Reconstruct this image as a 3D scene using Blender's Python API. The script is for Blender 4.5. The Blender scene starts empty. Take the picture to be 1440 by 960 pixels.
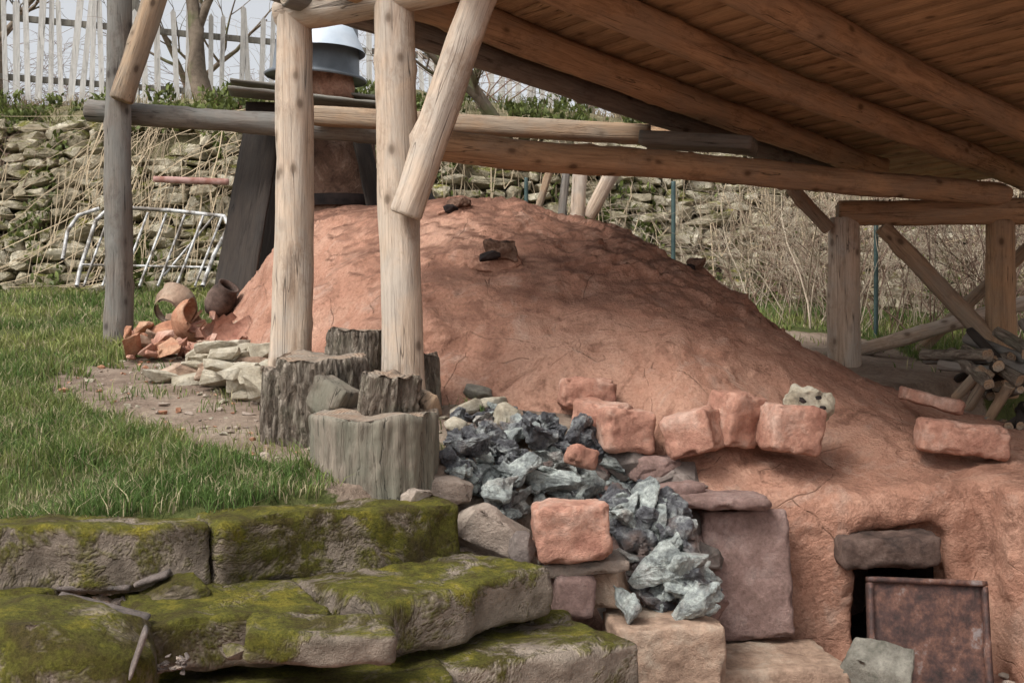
import bpy, bmesh, math, random
import numpy as np
from mathutils import Vector, Matrix, noise, Quaternion, Euler

random.seed(7); RNG = np.random.default_rng(7)
S = bpy.context.scene
COL = S.collection

def P(px, py, D):
    return Vector(((px-720)/1600*D, D, (480-py)/1600*D))

# ------------------------------------------------------------------ materials
class NT:
    def __init__(s, name):
        s.m = bpy.data.materials.new(name); s.m.use_nodes = True
        s.t = s.m.node_tree; s.n = s.t.nodes; s.l = s.t.links
        s.b = s.n['Principled BSDF']
    def new(s, typ, **kw):
        n = s.n.new(typ)
        for k, v in kw.items():
            if k in n.inputs: n.inputs[k].default_value = v
            else: setattr(n, k, v)
        return n
    def link(s, a, b): s.l.new(a, b)
    def coord(s, scale=(1,1,1), kind='Object', rand=False):
        tc = s.new('ShaderNodeTexCoord'); mp = s.new('ShaderNodeMapping')
        mp.inputs['Scale'].default_value = scale
        s.link(tc.outputs[kind], mp.inputs['Vector'])
        if rand:
            oi = s.new('ShaderNodeObjectInfo')
            mu = s.new('ShaderNodeMath', operation='MULTIPLY'); mu.inputs[1].default_value = 37.0
            s.link(oi.outputs['Random'], mu.inputs[0]); s.link(mu.outputs[0], mp.inputs['Location'])
        return mp.outputs['Vector']
    def noise(s, v, scale, detail=4, rough=.6, dist=0.0):
        n = s.new('ShaderNodeTexNoise'); n.inputs['Scale'].default_value = scale
        n.inputs['Detail'].default_value = min(detail, 5); n.inputs['Roughness'].default_value = rough
        n.inputs['Distortion'].default_value = dist
        s.link(v, n.inputs['Vector']); return n.outputs['Fac']
    def voro(s, v, scale, feature='F1', out='Distance'):
        n = s.new('ShaderNodeTexVoronoi'); n.feature = feature; n.inputs['Scale'].default_value = scale
        s.link(v, n.inputs['Vector']); return n.outputs[out]
    def ramp(s, f, stops):
        r = s.new('ShaderNodeValToRGB'); e = r.color_ramp.elements
        while len(e) < len(stops): e.new(0.5)
        for i, (p, c) in enumerate(stops):
            e[i].position = p; e[i].color = (c[0], c[1], c[2], 1) if not isinstance(c, (int, float)) else (c, c, c, 1)
        s.link(f, r.inputs[0]); return r.outputs[0]
    def mix(s, f, a, b, mode='MIX'):
        m = s.new('ShaderNodeMix'); m.data_type = 'RGBA'; m.blend_type = mode
        for i, (inp, v) in enumerate(((m.inputs[0], f), (m.inputs[6], a), (m.inputs[7], b))):
            if isinstance(v, (int, float)): inp.default_value = v if i == 0 else (v, v, v, 1)
            elif isinstance(v, (tuple, list)): inp.default_value = (v[0], v[1], v[2], 1)
            else: s.link(v, inp)
        return m.outputs[2]
    def math(s, op, a, b=0.0):
        m = s.new('ShaderNodeMath', operation=op)
        for i, v in enumerate((a, b)):
            if isinstance(v, (int, float)): m.inputs[i].default_value = v
            else: s.link(v, m.inputs[i])
        return m.outputs[0]
    def bump(s, h, strength=.5, dist=.02):
        b = s.new('ShaderNodeBump'); b.inputs['Strength'].default_value = strength
        b.inputs['Distance'].default_value = dist
        s.link(h, b.inputs['Height']); return b.outputs[0]
    def done(s, col, rough=.9, nrm=None, metal=0.0, spec=.3):
        if isinstance(col, (tuple, list)): s.b.inputs['Base Color'].default_value = (*col[:3], 1)
        else: s.link(col, s.b.inputs['Base Color'])
        if isinstance(rough, (int, float)): s.b.inputs['Roughness'].default_value = rough
        else: s.link(rough, s.b.inputs['Roughness'])
        s.b.inputs['Metallic'].default_value = metal
        s.b.inputs['Specular IOR Level'].default_value = spec
        if nrm is not None: s.link(nrm, s.b.inputs['Normal'])
        return s.m

def sc(c, k): return tuple(x*k for x in c)

def wood(name, light, dark, grey=(.30,.28,.25), greyamt=.5, knots=True):
    t = NT(name)
    g = t.noise(t.coord((5,5,.7), rand=True), 2.6, 5, .7, 1.2)
    c = t.ramp(g, [(.27, dark), (.45, tuple(.6*a+.4*b for a, b in zip(light, dark))), (.62, light)])
    big = t.noise(t.coord((2.2,2.2,1.1), rand=True), 2.2, 5, .65, .5)
    c = t.mix(t.ramp(big, [(.42, 0), (.60, greyamt)]), c, grey)
    fine = t.noise(t.coord((45,45,2.2), rand=True), 2.0, 4, .75)
    c = t.mix(.5, c, t.ramp(fine, [(.3, .35), (.5, .9), (.7, 1.0)]), 'MULTIPLY')
    stn = t.noise(t.coord((1.5,1.5,.9), rand=True), 3.3, 5, .8)
    c = t.mix(t.ramp(stn, [(.34, .55), (.46, 0)]), c, sc(dark, .7))
    ck = t.noise(t.coord((11,11,.35), rand=True), 1.5, 2, .5)
    ckr = t.ramp(ck, [(.49, 1), (.5, .12), (.51, 1)])
    gate = t.ramp(t.noise(t.coord((2,2,1), rand=True), 2.0, 2), [(.46, 0), (.54, .85)])
    c = t.mix(gate, c, t.mix(1.0, c, ckr, 'MULTIPLY'))
    h = t.math('ADD', g, t.math('MULTIPLY', fine, .5))
    h = t.math('ADD', h, t.math('MULTIPLY', ckr, .4))
    if knots:
        kd = t.voro(t.coord((5.5,5.5,3.6), rand=True), 1.2)
        km = t.ramp(kd, [(.07, 1), (.11, .75), (.14, .35), (.24, 0)])
        c = t.mix(t.math('MULTIPLY', km, .85), c, sc(dark, .4))
    return t.done(c, .82, t.bump(h, .6, .014))

M = {}
M['log'] = wood('peeled_log', (.60,.475,.365), (.32,.22,.15), (.45,.395,.335), .8)
M['log_grey'] = wood('weathered_log', (.23,.20,.17), (.11,.088,.074), (.18,.175,.16), .8)
M['log_brown'] = wood('brown_log', (.38,.265,.17), (.18,.112,.07), (.27,.225,.175), .7)
M['rafter'] = wood('rafter_log', (.46,.295,.17), (.21,.12,.064), (.29,.215,.15), .6)
M['plank'] = wood('roof_plank', (.54,.36,.20), (.31,.185,.095), (.31,.22,.135), .5, True)
M['dark_board'] = wood('dark_board', (.050,.038,.030), (.018,.014,.012), (.04,.036,.032), .4, False)
M['grey_board'] = wood('grey_board', (.26,.24,.20), (.12,.105,.09), (.22,.22,.2), .5, False)
M['picket'] = wood('picket_wood', (.72,.70,.66), (.42,.40,.37), (.62,.61,.58), .6, False)

def endgrain(name, a, b):
    t = NT(name)
    v = t.coord((1,1,1))
    w = t.new('ShaderNodeTexWave'); w.wave_type = 'RINGS'; w.rings_direction = 'Z'
    w.inputs['Scale'].default_value = 16; w.inputs['Distortion'].default_value = 3.5; w.inputs['Detail'].default_value = 4
    w.inputs['Detail Scale'].default_value = 2.5
    t.link(v, w.inputs['Vector'])
    n = t.noise(v, 9, 5, .6)
    c = t.mix(w.outputs['Fac'], a, b)
    c = t.mix(t.ramp(n, [(.35, 0), (.6, .8)]), c, (.25,.22,.18))
    c = t.mix(.5, c, t.ramp(t.noise(v, 45, 4, .7), [(.3, .4), (.6, 1)]), 'MULTIPLY')
    return t.done(c, .85, t.bump(t.math('ADD', w.outputs['Fac'], n), .5, .008))
M['end'] = endgrain('log_end', (.45,.30,.18), (.32,.20,.11))
M['stump_top'] = endgrain('stump_top', (.34,.24,.165), (.19,.125,.085))

t = NT('stump_bark'); v = t.coord((1,1,.25), rand=True)
n = t.noise(v, 30, 5, .75, .8); n2 = t.noise(t.coord(rand=True), 6, 5, .7)
c = t.ramp(n, [(.32, (.045,.034,.026)), (.46, (.16,.125,.095)), (.62, (.34,.29,.235))])
c = t.mix(t.ramp(n2, [(.5, 0), (.68, .55)]), c, (.22,.21,.15))
M['bark'] = t.done(c, .95, t.bump(n, 1.0, .05))
M['stumpside'] = wood('barkless_stump', (.28,.235,.185), (.10,.082,.062), (.17,.165,.125), .8, False)

def clay(name, base, dark, lightc):
    t = NT(name)
    v = t.coord()
    n1 = t.noise(v, 1.3, 5, .65, .8); n2 = t.noise(v, 6, 5, .7); n3 = t.noise(v, 48, 5, .8); n4 = t.noise(v, 2.6, 5, .65, 1.5)
    c = t.ramp(n1, [(.32, dark), (.47, base), (.66, lightc)])
    c = t.mix(t.ramp(n2, [(.48, 0), (.68, .6)]), c, lightc)
    c = t.mix(t.ramp(n4, [(.34, .85), (.44, 0)]), c, dark)
    c = t.mix(t.ramp(n4, [(.55, 0), (.66, .45)]), c, (.47,.34,.27))
    c = t.mix(.55, c, t.ramp(n3, [(.32, .45), (.58, 1)]), 'MULTIPLY')
    geo = t.new('ShaderNodeNewGeometry'); sx = t.new('ShaderNodeSeparateXYZ'); t.link(geo.outputs['Normal'], sx.inputs[0])
    sp = t.new('ShaderNodeSeparateXYZ'); t.link(geo.outputs['Position'], sp.inputs[0])
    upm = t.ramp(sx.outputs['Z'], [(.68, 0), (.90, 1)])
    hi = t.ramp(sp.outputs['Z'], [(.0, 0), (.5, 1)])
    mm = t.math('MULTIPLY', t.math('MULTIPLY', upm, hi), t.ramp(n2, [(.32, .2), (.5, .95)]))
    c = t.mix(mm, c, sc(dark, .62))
    vv = t.new('ShaderNodeVectorMath'); vv.operation = 'ADD'
    nc = t.new('ShaderNodeTexNoise'); nc.inputs['Scale'].default_value = 1.2; nc.inputs['Detail'].default_value = 3
    t.link(v, nc.inputs['Vector'])
    s2 = t.new('ShaderNodeVectorMath'); s2.operation = 'SCALE'; s2.inputs['Scale'].default_value = .7
    t.link(nc.outputs['Color'], s2.inputs[0]); t.link(v, vv.inputs[0]); t.link(s2.outputs[0], vv.inputs[1])
    crk = t.ramp(t.voro(vv.outputs[0], 1.5, 'DISTANCE_TO_EDGE'), [(0, 0), (.006, 1)])
    gate = t.ramp(n4, [(.46, 1), (.54, 0)])
    crk2 = t.mix(gate, crk, 1.0)
    c = t.mix(.35, c, crk2, 'MULTIPLY')
    h = t.math('ADD', t.math('MULTIPLY', n2, 1.0), t.math('MULTIPLY', n3, .35))
    h = t.math('ADD', h, t.math('MULTIPLY', crk2, .3))
    return t.done(c, .95, t.bump(h, .75, .042), spec=.12)
M['clay'] = clay('red_clay', (.40,.21,.145), (.225,.113,.078), (.48,.285,.205))
M['sootclay'] = clay('sooty_clay', (.17,.10,.07), (.07,.04,.03), (.24,.15,.11))  # darker clay; chimney stack's shade put into the colour, reused on kiln plugs

def stone(name, a, b, c3, sc_=1.0, bumpd=.02, moss=0.0, mossc=(.155,.148,.026), rand=True, rough=.9):
    t = NT(name)
    v = t.coord(rand=rand)
    n1 = t.noise(v, 3.2*sc_, 5, .68); n2 = t.noise(v, 20*sc_, 5, .75); n3 = t.noise(v, 110*sc_, 3, .7)
    c = t.ramp(n1, [(.33, a), (.5, b), (.66, c3)])
    c = t.mix(.6, c, t.ramp(n2, [(.3, .4), (.58, 1)]), 'MULTIPLY')
    h = t.math('ADD', n2, t.math('MULTIPLY', n3, .4))
    if moss > 0:
        geo = t.new('ShaderNodeNewGeometry'); sx = t.new('ShaderNodeSeparateXYZ'); t.link(geo.outputs['Normal'], sx.inputs[0])
        vw = t.coord(kind='Object', rand=rand)
        mn = t.noise(vw, 3.2, 5, .8, .5)
        f = t.math('ADD', t.math('MULTIPLY', sx.outputs['Z'], .12), mn)
        mf = t.ramp(f, [(.60-moss*.14, 0), (.72-moss*.14, 1)])
        n4 = t.noise(vw, 75, 5, .85); n5 = t.noise(vw, 6, 5, .7)
        mc = t.ramp(n5, [(.3, (.10,.075,.035)), (.43, (mossc[0]*.7, mossc[1]*.6, mossc[2]*.9)), (.54, mossc), (.68, (mossc[0]*2.0, mossc[1]*1.75, mossc[2]*1.5))])
        mc = t.mix(.75, mc, t.ramp(n4, [(.34, .2), (.58, 1.1)]), 'MULTIPLY')
        c = t.mix(mf, c, mc)
        h = t.math('ADD', h, t.math('MULTIPLY', mf, t.math('ADD', .3, t.math('MULTIPLY', n4, 1.6))))
    return t.done(c, rough, t.bump(h, .8, bumpd), spec=.2)
M['mossy'] = stone('mossy_sandstone', (.13,.105,.08), (.23,.185,.145), (.33,.27,.215), 1.2, .022, .7)
M['mossy2'] = stone('very_mossy_stone', (.13,.105,.078), (.22,.175,.135), (.30,.245,.195), 1.2, .026, 1.15)
M['brick'] = stone('brick_rough', (.34,.16,.115), (.47,.25,.18), (.57,.38,.30), 1.6, .016)
M['sand'] = stone('sandstone_block', (.27,.18,.13), (.42,.29,.21), (.50,.40,.31), 1.4, .018)
M['slabred'] = stone('purple_sandstone', (.20,.13,.11), (.29,.19,.165), (.36,.26,.23), 2.4, .016)
M['pale'] = stone('pale_limestone', (.30,.255,.185), (.46,.405,.31), (.58,.53,.43), 2, .015)
M['wallstone'] = stone('wall_stone', (.20,.17,.11), (.46,.40,.29), (.70,.64,.51), .8, .03, .5, (.20,.20,.05), rand=False)
M['boulder'] = stone('boulder', (.22,.18,.15), (.34,.27,.22), (.42,.35,.29), 1, .018)
M['greenrock'] = stone('lichen_rock', (.13,.125,.10), (.22,.205,.17), (.32,.30,.25), 2, .02)
M['terra'] = stone('terracotta', (.30,.14,.085), (.44,.22,.135), (.52,.33,.22), 2, .008)
M['slate'] = stone('slate', (.09,.08,.07), (.165,.135,.12), (.25,.205,.18), 2, .01)
M['lintel'] = stone('burnt_stone', (.05,.035,.03), (.12,.08,.065), (.20,.14,.115), 2, .014)

def slagm(name, st, red):
    t = NT(name)
    v = t.coord()
    n1 = t.noise(v, 7, 5, .75, .8); n2 = t.noise(v, 38, 5, .8)
    c = t.ramp(n1, st)
    c = t.mix(t.ramp(t.noise(v, 3.3, 4), [(.56, 0), (.66, red)]), c, (.24,.15,.11))
    c = t.mix(.7, c, t.ramp(n2, [(.32, .2), (.58, 1)]), 'MULTIPLY')
    r = t.ramp(n1, [(.38, .3), (.58, .8)])
    return t.done(c, r, t.bump(n2, .9, .025), spec=.6)
M['slag'] = slagm('slag_glass', [(.36, (.03,.03,.034)), (.47, (.10,.10,.11)), (.56, (.23,.24,.24)), (.66, (.50,.52,.49))], .6)
M['slag2'] = slagm('slag_glass_pale', [(.33, (.14,.15,.15)), (.46, (.33,.36,.345)), (.58, (.52,.56,.52)), (.68, (.70,.72,.68))], .5)

t = NT('rusty_iron'); v = t.coord()
n = t.noise(v, 7, 5, .75); n2 = t.noise(v, 40, 5, .7)
c = t.ramp(n, [(.34, (.03,.022,.02)), (.48, (.085,.045,.038)), (.58, (.17,.085,.06)), (.68, (.26,.22,.21))])
c = t.mix(.5, c, t.ramp(n2, [(.3, .35), (.6, 1)]), 'MULTIPLY')
M['rust'] = t.done(c, .65, t.bump(n2, .6, .008), metal=.2, spec=.5)

t = NT('galvanised_steel'); M['zinc'] = t.done(t.ramp(t.noise(t.coord(), 6, 4), [(.3, (.10,.115,.13)), (.7, (.19,.21,.23))]), .45, metal=.3, spec=.5)
t = NT('pale_blue_enamel'); M['enamel'] = t.done(t.ramp(t.noise(t.coord(), 5, 5), [(.3, (.40,.48,.56)), (.7, (.60,.66,.72))]), .4, spec=.5)
t = NT('painted_bar'); M['bar'] = t.done(t.ramp(t.noise(t.coord(), 8, 5), [(.42, (.14,.12,.10)), (.52, (.36,.35,.34)), (.62, (.56,.56,.55))]), .6, metal=.2, spec=.4)
t = NT('green_metal_post'); M['gpost'] = t.done(t.ramp(t.noise(t.coord(), 12, 5), [(.35, (.02,.045,.045)), (.6, (.04,.075,.07))]), .5, spec=.5)
t = NT('red_paint_board'); M['redb'] = t.done(t.ramp(t.noise(t.coord(), 8, 5), [(.4, (.28,.13,.10)), (.6, (.42,.26,.23))]), .8)
t = NT('soot_black'); M['soot'] = t.done(t.ramp(t.noise(t.coord(), 8, 5), [(.35, (.006,.005,.005)), (.65, (.03,.02,.018))]), .95)  # near-black for opening and collar, and for shade painted into holes

def colattr_mat(name, rough=.7, translucent=.3):
    t = NT(name)
    a = t.new('ShaderNodeVertexColor'); a.layer_name = 'Col'
    m = t.done(a.outputs['Color'], rough, spec=.25)
    tr = t.new('ShaderNodeBsdfTranslucent'); t.link(a.outputs['Color'], tr.inputs['Color'])
    mx = t.new('ShaderNodeMixShader'); mx.inputs[0].default_value = translucent
    t.link(t.b.outputs[0], mx.inputs[1]); t.link(tr.outputs[0], mx.inputs[2]); t.link(mx.outputs[0], t.n['Material Output'].inputs[0])
    return m
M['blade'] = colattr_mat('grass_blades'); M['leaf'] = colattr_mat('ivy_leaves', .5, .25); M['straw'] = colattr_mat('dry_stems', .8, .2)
def twigm(name, a, b, moss=(.10,.12,.04)):
    t = NT(name); v = t.coord(); n = t.noise(v, 12, 5, .7)
    c = t.ramp(n, [(.3, a), (.7, b)])
    c = t.mix(t.ramp(t.noise(v, 2, 3), [(.5, 0), (.62, .6)]), c, moss)
    return t.done(c, .9)
M['twig'] = twigm('bare_bark', (.10,.075,.055), (.22,.175,.13))
M['twigpale'] = twigm('pale_stems', (.30,.235,.17), (.52,.44,.34), (.38,.32,.22))
M['twigred'] = twigm('bramble_stems', (.13,.08,.06), (.30,.20,.15), (.24,.18,.12))

# ------------------------------------------------------------------ mesh helpers
def mk(name, verts, faces, mats, parent=None, smooth=True, fmat=None, loc=None):
    me = bpy.data.meshes.new(name)
    me.from_pydata([tuple(v) for v in verts], [], [tuple(f) for f in faces])
    if not isinstance(mats, (list, tuple)): mats = [mats]
    for m in mats: me.materials.append(m)
    if fmat is not None: me.polygons.foreach_set('material_index', np.array(fmat, dtype=np.int32))
    me.polygons.foreach_set('use_smooth', np.full(len(me.polygons), smooth))
    me.update()
    o = bpy.data.objects.new(name, me); COL.objects.link(o)
    if parent: o.parent = parent
    if loc is not None: o.location = loc
    return o

def empty(name, loc=(0,0,0)):
    o = bpy.data.objects.new(name, None); o.location = loc; o.empty_display_size = .2; COL.objects.link(o); return o

def rbox(dims, r, step, amp=0.0, seed=0, freq=6.0, chip=0.0):
    h = np.array(dims)/2; r = min(r, h.min()*.95)
    n = [max(2, int(round(d/step))) for d in dims]
    idx = {}; V = []; F = []
    def vid(i, j, k):
        key = (i, j, k)
        if key not in idx:
            idx[key] = len(V)
            V.append([(2*a/m-1)*hh for a, m, hh in zip(key, n, h)])
        return idx[key]
    nx, ny, nz = n
    for i in range(nx):
        for j in range(ny):
            F.append((vid(i,j,0), vid(i,j+1,0), vid(i+1,j+1,0), vid(i+1,j,0)))
            F.append((vid(i,j,nz), vid(i+1,j,nz), vid(i+1,j+1,nz), vid(i,j+1,nz)))
    for i in range(nx):
        for k in range(nz):
            F.append((vid(i,0,k), vid(i+1,0,k), vid(i+1,0,k+1), vid(i,0,k+1)))
            F.append((vid(i,ny,k), vid(i,ny,k+1), vid(i+1,ny,k+1), vid(i+1,ny,k)))
    for j in range(ny):
        for k in range(nz):
            F.append((vid(0,j,k), vid(0,j,k+1), vid(0,j+1,k+1), vid(0,j+1,k)))
            F.append((vid(nx,j,k), vid(nx,j+1,k), vid(nx,j+1,k+1), vid(nx,j,k+1)))
    V = np.array(V)
    q = np.clip(V, -(h-r), h-r); d = V-q
    L = np.linalg.norm(d, axis=1, keepdims=True); L[L == 0] = 1
    nrm = d/L
    edge = (np.abs(nrm) > .25).sum(1) >= 2
    V = q+nrm*r
    if amp > 0:
        off = Vector((seed*3.17, seed*1.71, seed*.93))
        A = np.array([noise.fractal(Vector(p)*freq+off, .7, 2.1, 5)+.8*noise.noise(Vector(p)*freq*.3+off*1.3) for p in V])
        if chip > 0:
            C = np.array([max(0, noise.noise(Vector(p)*freq*1.7+off*.7)-.05) for p in V])
            A = A - np.where(edge, C*chip/amp, 0)
        V = V+nrm*(A*amp)[:, None]
    return V, F

def place(o, loc, rot=(0,0,0)):
    o.location = loc; o.rotation_euler = rot; return o

def block(name, c, dims, rot=(0,0,0), mat=None, r=.02, step=.02, amp=.006, seed=None, parent=None, freq=6, chip=0.0):
    seed = random.random()*50 if seed is None else seed
    V, F = rbox(dims, r, step, amp, seed, freq, chip)
    return place(mk(name, V, F, mat, parent), c, rot)

def slab(name, L, R, depth, height, mat, seed, r=.022, amp=.014, step=.018):
    x = (R-L); ln = x.length; x.normalize()
    y = Vector((0,0,1)).cross(x).normalized(); z = x.cross(y)
    V, F = rbox((ln, depth, height), r, step, amp, seed, 5.0, .04)
    for p in V:
        s = noise.noise(Vector((p[0]*2.0+seed, seed, 0)))+.3*noise.noise(Vector((p[0]*6+seed, seed, p[2]*5)))
        p[1] += s*.06; p[2] += noise.noise(Vector((p[0]*2.0, p[1]*2.0, seed)))*.022
    o = mk(name, V, F, mat)
    mw = Matrix((x, y, z)).transposed().to_4x4()
    mw.translation = (L+R)/2 + y*depth/2 - z*height/2
    o.matrix_world = mw
    return o

def log(name, p0, p1, r0, r1, mat, parent=None, seed=None, sides=22, seg=None, bend=.016, knob=.010):
    seed = random.random()*100 if seed is None else seed
    d = p1-p0; L = d.length; seg = seg or max(6, int(L/.05))
    V = []; F = []; fm = []
    er = min(r0, r1)*.15
    ts = [0]+[er/L*.5]+list(np.linspace(er/L*1.5, 1-er/L*1.5, seg))+[1-er/L*.5, 1]
    knots = [(random.random()*L, random.random()*6.28, random.uniform(.5,1.3)) for _ in range(int(L*6))]
    for t_ in ts:
        z = t_*L
        rr = r0+(r1-r0)*t_
        e = min(z, L-z)
        if e < er*.4: rr -= er
        elif e < er: rr -= er*.3
        bx = noise.noise(Vector((z*.6, seed, 0)))*bend*2; by = noise.noise(Vector((z*.6, seed, 9)))*bend*2
        kn = [q for q in knots if abs(q[0]-z) < .12]
        for k in range(sides):
            a = 2*math.pi*k/sides
            n = noise.noise(Vector((math.cos(a)*1.2, math.sin(a)*1.2, z*1.5+seed)))*rr*.16
            n += noise.noise(Vector((math.cos(a)*3, math.sin(a)*3, z*5+seed)))*knob*.7
            for kz_, ka, ks in kn:
                da = (a-ka+math.pi) % (2*math.pi)-math.pi
                n += knob*ks*1.5*math.exp(-((z-kz_)/.035)**2-(da/.3)**2)
            V.append((bx+(rr+n)*math.cos(a), by+(rr+n)*math.sin(a), z))
    m = len(ts)
    for i in range(m-1):
        for k in range(sides):
            F.append((i*sides+k, i*sides+(k+1) % sides, (i+1)*sides+(k+1) % sides, (i+1)*sides+k)); fm.append(0)
    F.append(tuple(range(sides-1, -1, -1))); fm.append(1)
    F.append(tuple((m-1)*sides+k for k in range(sides))); fm.append(1)
    o = mk(name, V, F, [mat, M['end']], parent, True, fm)
    me = o.data
    me.polygons[len(F)-1].use_smooth = False; me.polygons[len(F)-2].use_smooth = False
    o.location = p0; o.rotation_mode = 'QUATERNION'; o.rotation_quaternion = d.to_track_quat('Z', 'Y')
    return o

def timber(name, p0, p1, w, h, mat, parent=None, roll=0, amp=.004):
    d = p1-p0; L = d.length
    V, F = rbox((w, h, L), .01, .04, amp, random.random()*50, 5, .01)
    o = mk(name, V, F, mat, parent)
    o.location = (p0+p1)/2; o.rotation_mode = 'QUATERNION'
    o.rotation_quaternion = d.to_track_quat('Z', 'Y') @ Quaternion((0,0,1), roll)
    return o

def hull_rock(dims, seed, npts=14, sub=1, amp=.06, boxy=.5, bev=.06):
    rnd = random.Random(seed)
    bm = bmesh.new()
    for i in range(npts):
        v = Vector((rnd.gauss(0,1), rnd.gauss(0,1), rnd.gauss(0,1))).normalized()
        m = max(abs(v.x), abs(v.y), abs(v.z)); v = v/(m**boxy)
        bm.verts.new((v.x*dims[0]/2, v.y*dims[1]/2, v.z*dims[2]/2))
    r = bmesh.ops.convex_hull(bm, input=bm.verts[:])
    bad = list({g for g in r['geom_interior']+r['geom_unused'] if isinstance(g, bmesh.types.BMVert)})
    bmesh.ops.delete(bm, geom=bad, context='VERTS')
    md = min(dims)
    if bev > 0:
        bmesh.ops.bevel(bm, geom=bm.edges[:], offset=md*bev, segments=1, affect='EDGES', clamp_overlap=True)
    bmesh.ops.triangulate(bm, faces=bm.faces[:])
    for _ in range(sub):
        bmesh.ops.subdivide_edges(bm, edges=[e for e in bm.edges if e.calc_length() > md*.12], cuts=1, use_grid_fill=True)
        bmesh.ops.triangulate(bm, faces=bm.faces[:])
    off = Vector((seed*1.3 % 97, seed*2.1 % 89, seed*.7 % 71))
    bm.normal_update()
    for v in bm.verts:
        n = noise.fractal(v.co*(1.6/md)+off, .8, 2.1, 4)
        v.co += v.normal*n*md*amp
    bm.verts.index_update()
    V = np.array([v.co[:] for v in bm.verts]); F = [tuple(v.index for v in f.verts) for f in bm.faces]
    bm.free(); return V, F

class Acc:
    def __init__(s): s.V = []; s.F = []; s.m = []; s.n = 0
    def add(s, V, F, loc=(0,0,0), rot=(0,0,0), mi=0):
        R = np.array(Euler(rot).to_matrix())
        V = np.asarray(V) @ R.T + np.array(loc)
        s.V.append(V); s.F += [tuple(i+s.n for i in f) for f in F]; s.m += [int(mi)]*len(F); s.n += len(V)
    def obj(s, name, mats, smooth=False, parent=None):
        return mk(name, np.concatenate(s.V), s.F, mats, parent, smooth, s.m)

def rock(name, c, dims, rot=(0,0,0), mat=None, seed=1, npts=18, sub=2, amp=.05, smooth=True, boxy=.5, parent=None, bev=.1):
    V, F = hull_rock(dims, seed, npts, sub, amp, boxy, bev)
    return place(mk(name, V, F, mat, parent, smooth), c, rot)

def lathe(name, prof, mat, parent=None, sides=40, wob=0.0, seed=0, smooth=True, broken=0.0):
    V = []; F = []
    zmax = max(z for r, z in prof)
    for (r, z) in prof:
        for k in range(sides):
            a = 2*math.pi*k/sides
            rr = r*(1+wob*noise.noise(Vector((math.cos(a)*2, math.sin(a)*2, z*6+seed))))
            V.append((rr*math.cos(a), rr*math.sin(a), z))
    for i in range(len(prof)-1):
        for k in range(sides):
            if broken > 0:
                a = 2*math.pi*k/sides; z = (prof[i][1]+prof[i+1][1])/2/zmax
                lim = 1-broken*(.5+.9*math.cos(a-seed)+.5*noise.noise(Vector((math.cos(a)*3, math.sin(a)*3, seed))))
                if z > lim: continue
            F.append((i*sides+k, i*sides+(k+1) % sides, (i+1)*sides+(k+1) % sides, (i+1)*sides+k))
    return mk(name, V, F, mat, parent, smooth)

# ------------------------------------------------------------------ terrain
def sst(a, b, x):
    t_ = np.clip((x-a)/(b-a), 0, 1); return t_*t_*(3-2*t_)
def ground(x, y):
    x = np.asarray(x, float); y = np.asarray(y, float)
    up = -.63+.149*(np.clip(y, 2, 12)-4.3) - .06*np.clip(x, 0, 6)
    s = (x+1.02)*.62 - (y-4.0)*.78
    sA = (4.05+.385*(x+1.05)-y)*.93
    s = np.maximum(s, np.where(x < -.9, sA, -9))
    s = s + .55*sst(-.4, .3, x)
    w = .35+.65*(1-sst(.2, 1.0, x))
    d1 = .38*sst(-.26, -.06, s)*(1-sst(-.4, .2, x))
    d = np.maximum(d1, d1+(1.0)*np.clip(s/w, 0, 2))
    low = np.maximum(up-d, -1.6)
    z = np.where(s > -.3, low, up)
    yw = 12.3+.9*sst(-1, 4, x)+.25*np.sin(x*.7)
    z = z+ 2.05*sst(0, 1, (y-yw)/1.25)+ .55*sst(1.2, 2.6, y-yw)
    z = z+ 1.5*sst(20, 90, y)
    return z

SOIL = [(-.3,4.35),(-.62,4.45),(-1.12,4.95),(-1.75,5.6),(-2.4,6.2),(-2.8,6.75),(-2.85,7.3),(-2.5,7.9),(-2.3,8.6),(-1.2,10.8),(3,10),(3.4,8),(5,8.0),(6,3),(.5,3.5)]
def inpoly(x, y, poly):
    x = np.asarray(x, float); y = np.asarray(y, float); c = np.zeros(x.shape, bool); n = len(poly)
    for i in range(n):
        x1, y1 = poly[i]; x2, y2 = poly[(i+1) % n]
        with np.errstate(divide='ignore', invalid='ignore'):
            k = ((y1 > y) != (y2 > y)) & (x < (x2-x1)*(y-y1)/(y2-y1+1e-12)+x1)
        c = c ^ k
    return c

def axis(parts):
    out = []
    for a, b, s_ in parts: out += list(np.arange(a, b, s_))
    return np.array(out)
xs = axis([(-200,-30,20), (-30,-8,1.5), (-8,-5,.3), (-5,5,.07), (5,9,.3), (9,30,1.5), (30,201,20)])
ys = axis([(-60,-6,9), (-6,2.5,.6), (2.5,9,.07), (9,15.5,.11), (15.5,24,.6), (24,60,4), (60,260,25)])
X, Y = np.meshgrid(xs, ys); Z = ground(X, Y)
nzv = np.array([noise.fractal(Vector((a*1.3, b*1.3, 0)), .9, 2, 4) for a, b in zip(X.ravel(), Y.ravel())]).reshape(X.shape)
near = (np.abs(X) < 9) & (Y > 2) & (Y < 16)
Z = Z + np.where(near, nzv*.03, 0)
steep = (Y > 12) & (Y < 14.5); Z += np.where(steep & near, nzv*.12, 0)
nx, ny = len(xs), len(ys)
V = np.stack([X.ravel(), Y.ravel(), Z.ravel()], 1)
i, j = np.meshgrid(np.arange(nx-1), np.arange(ny-1)); a = (j*nx+i).ravel()
F = np.stack([a, a+1, a+1+nx, a+nx], 1).tolist()
t = NT('ground_soil_and_turf')
at = t.new('ShaderNodeVertexColor'); at.layer_name = 'Col'
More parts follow.
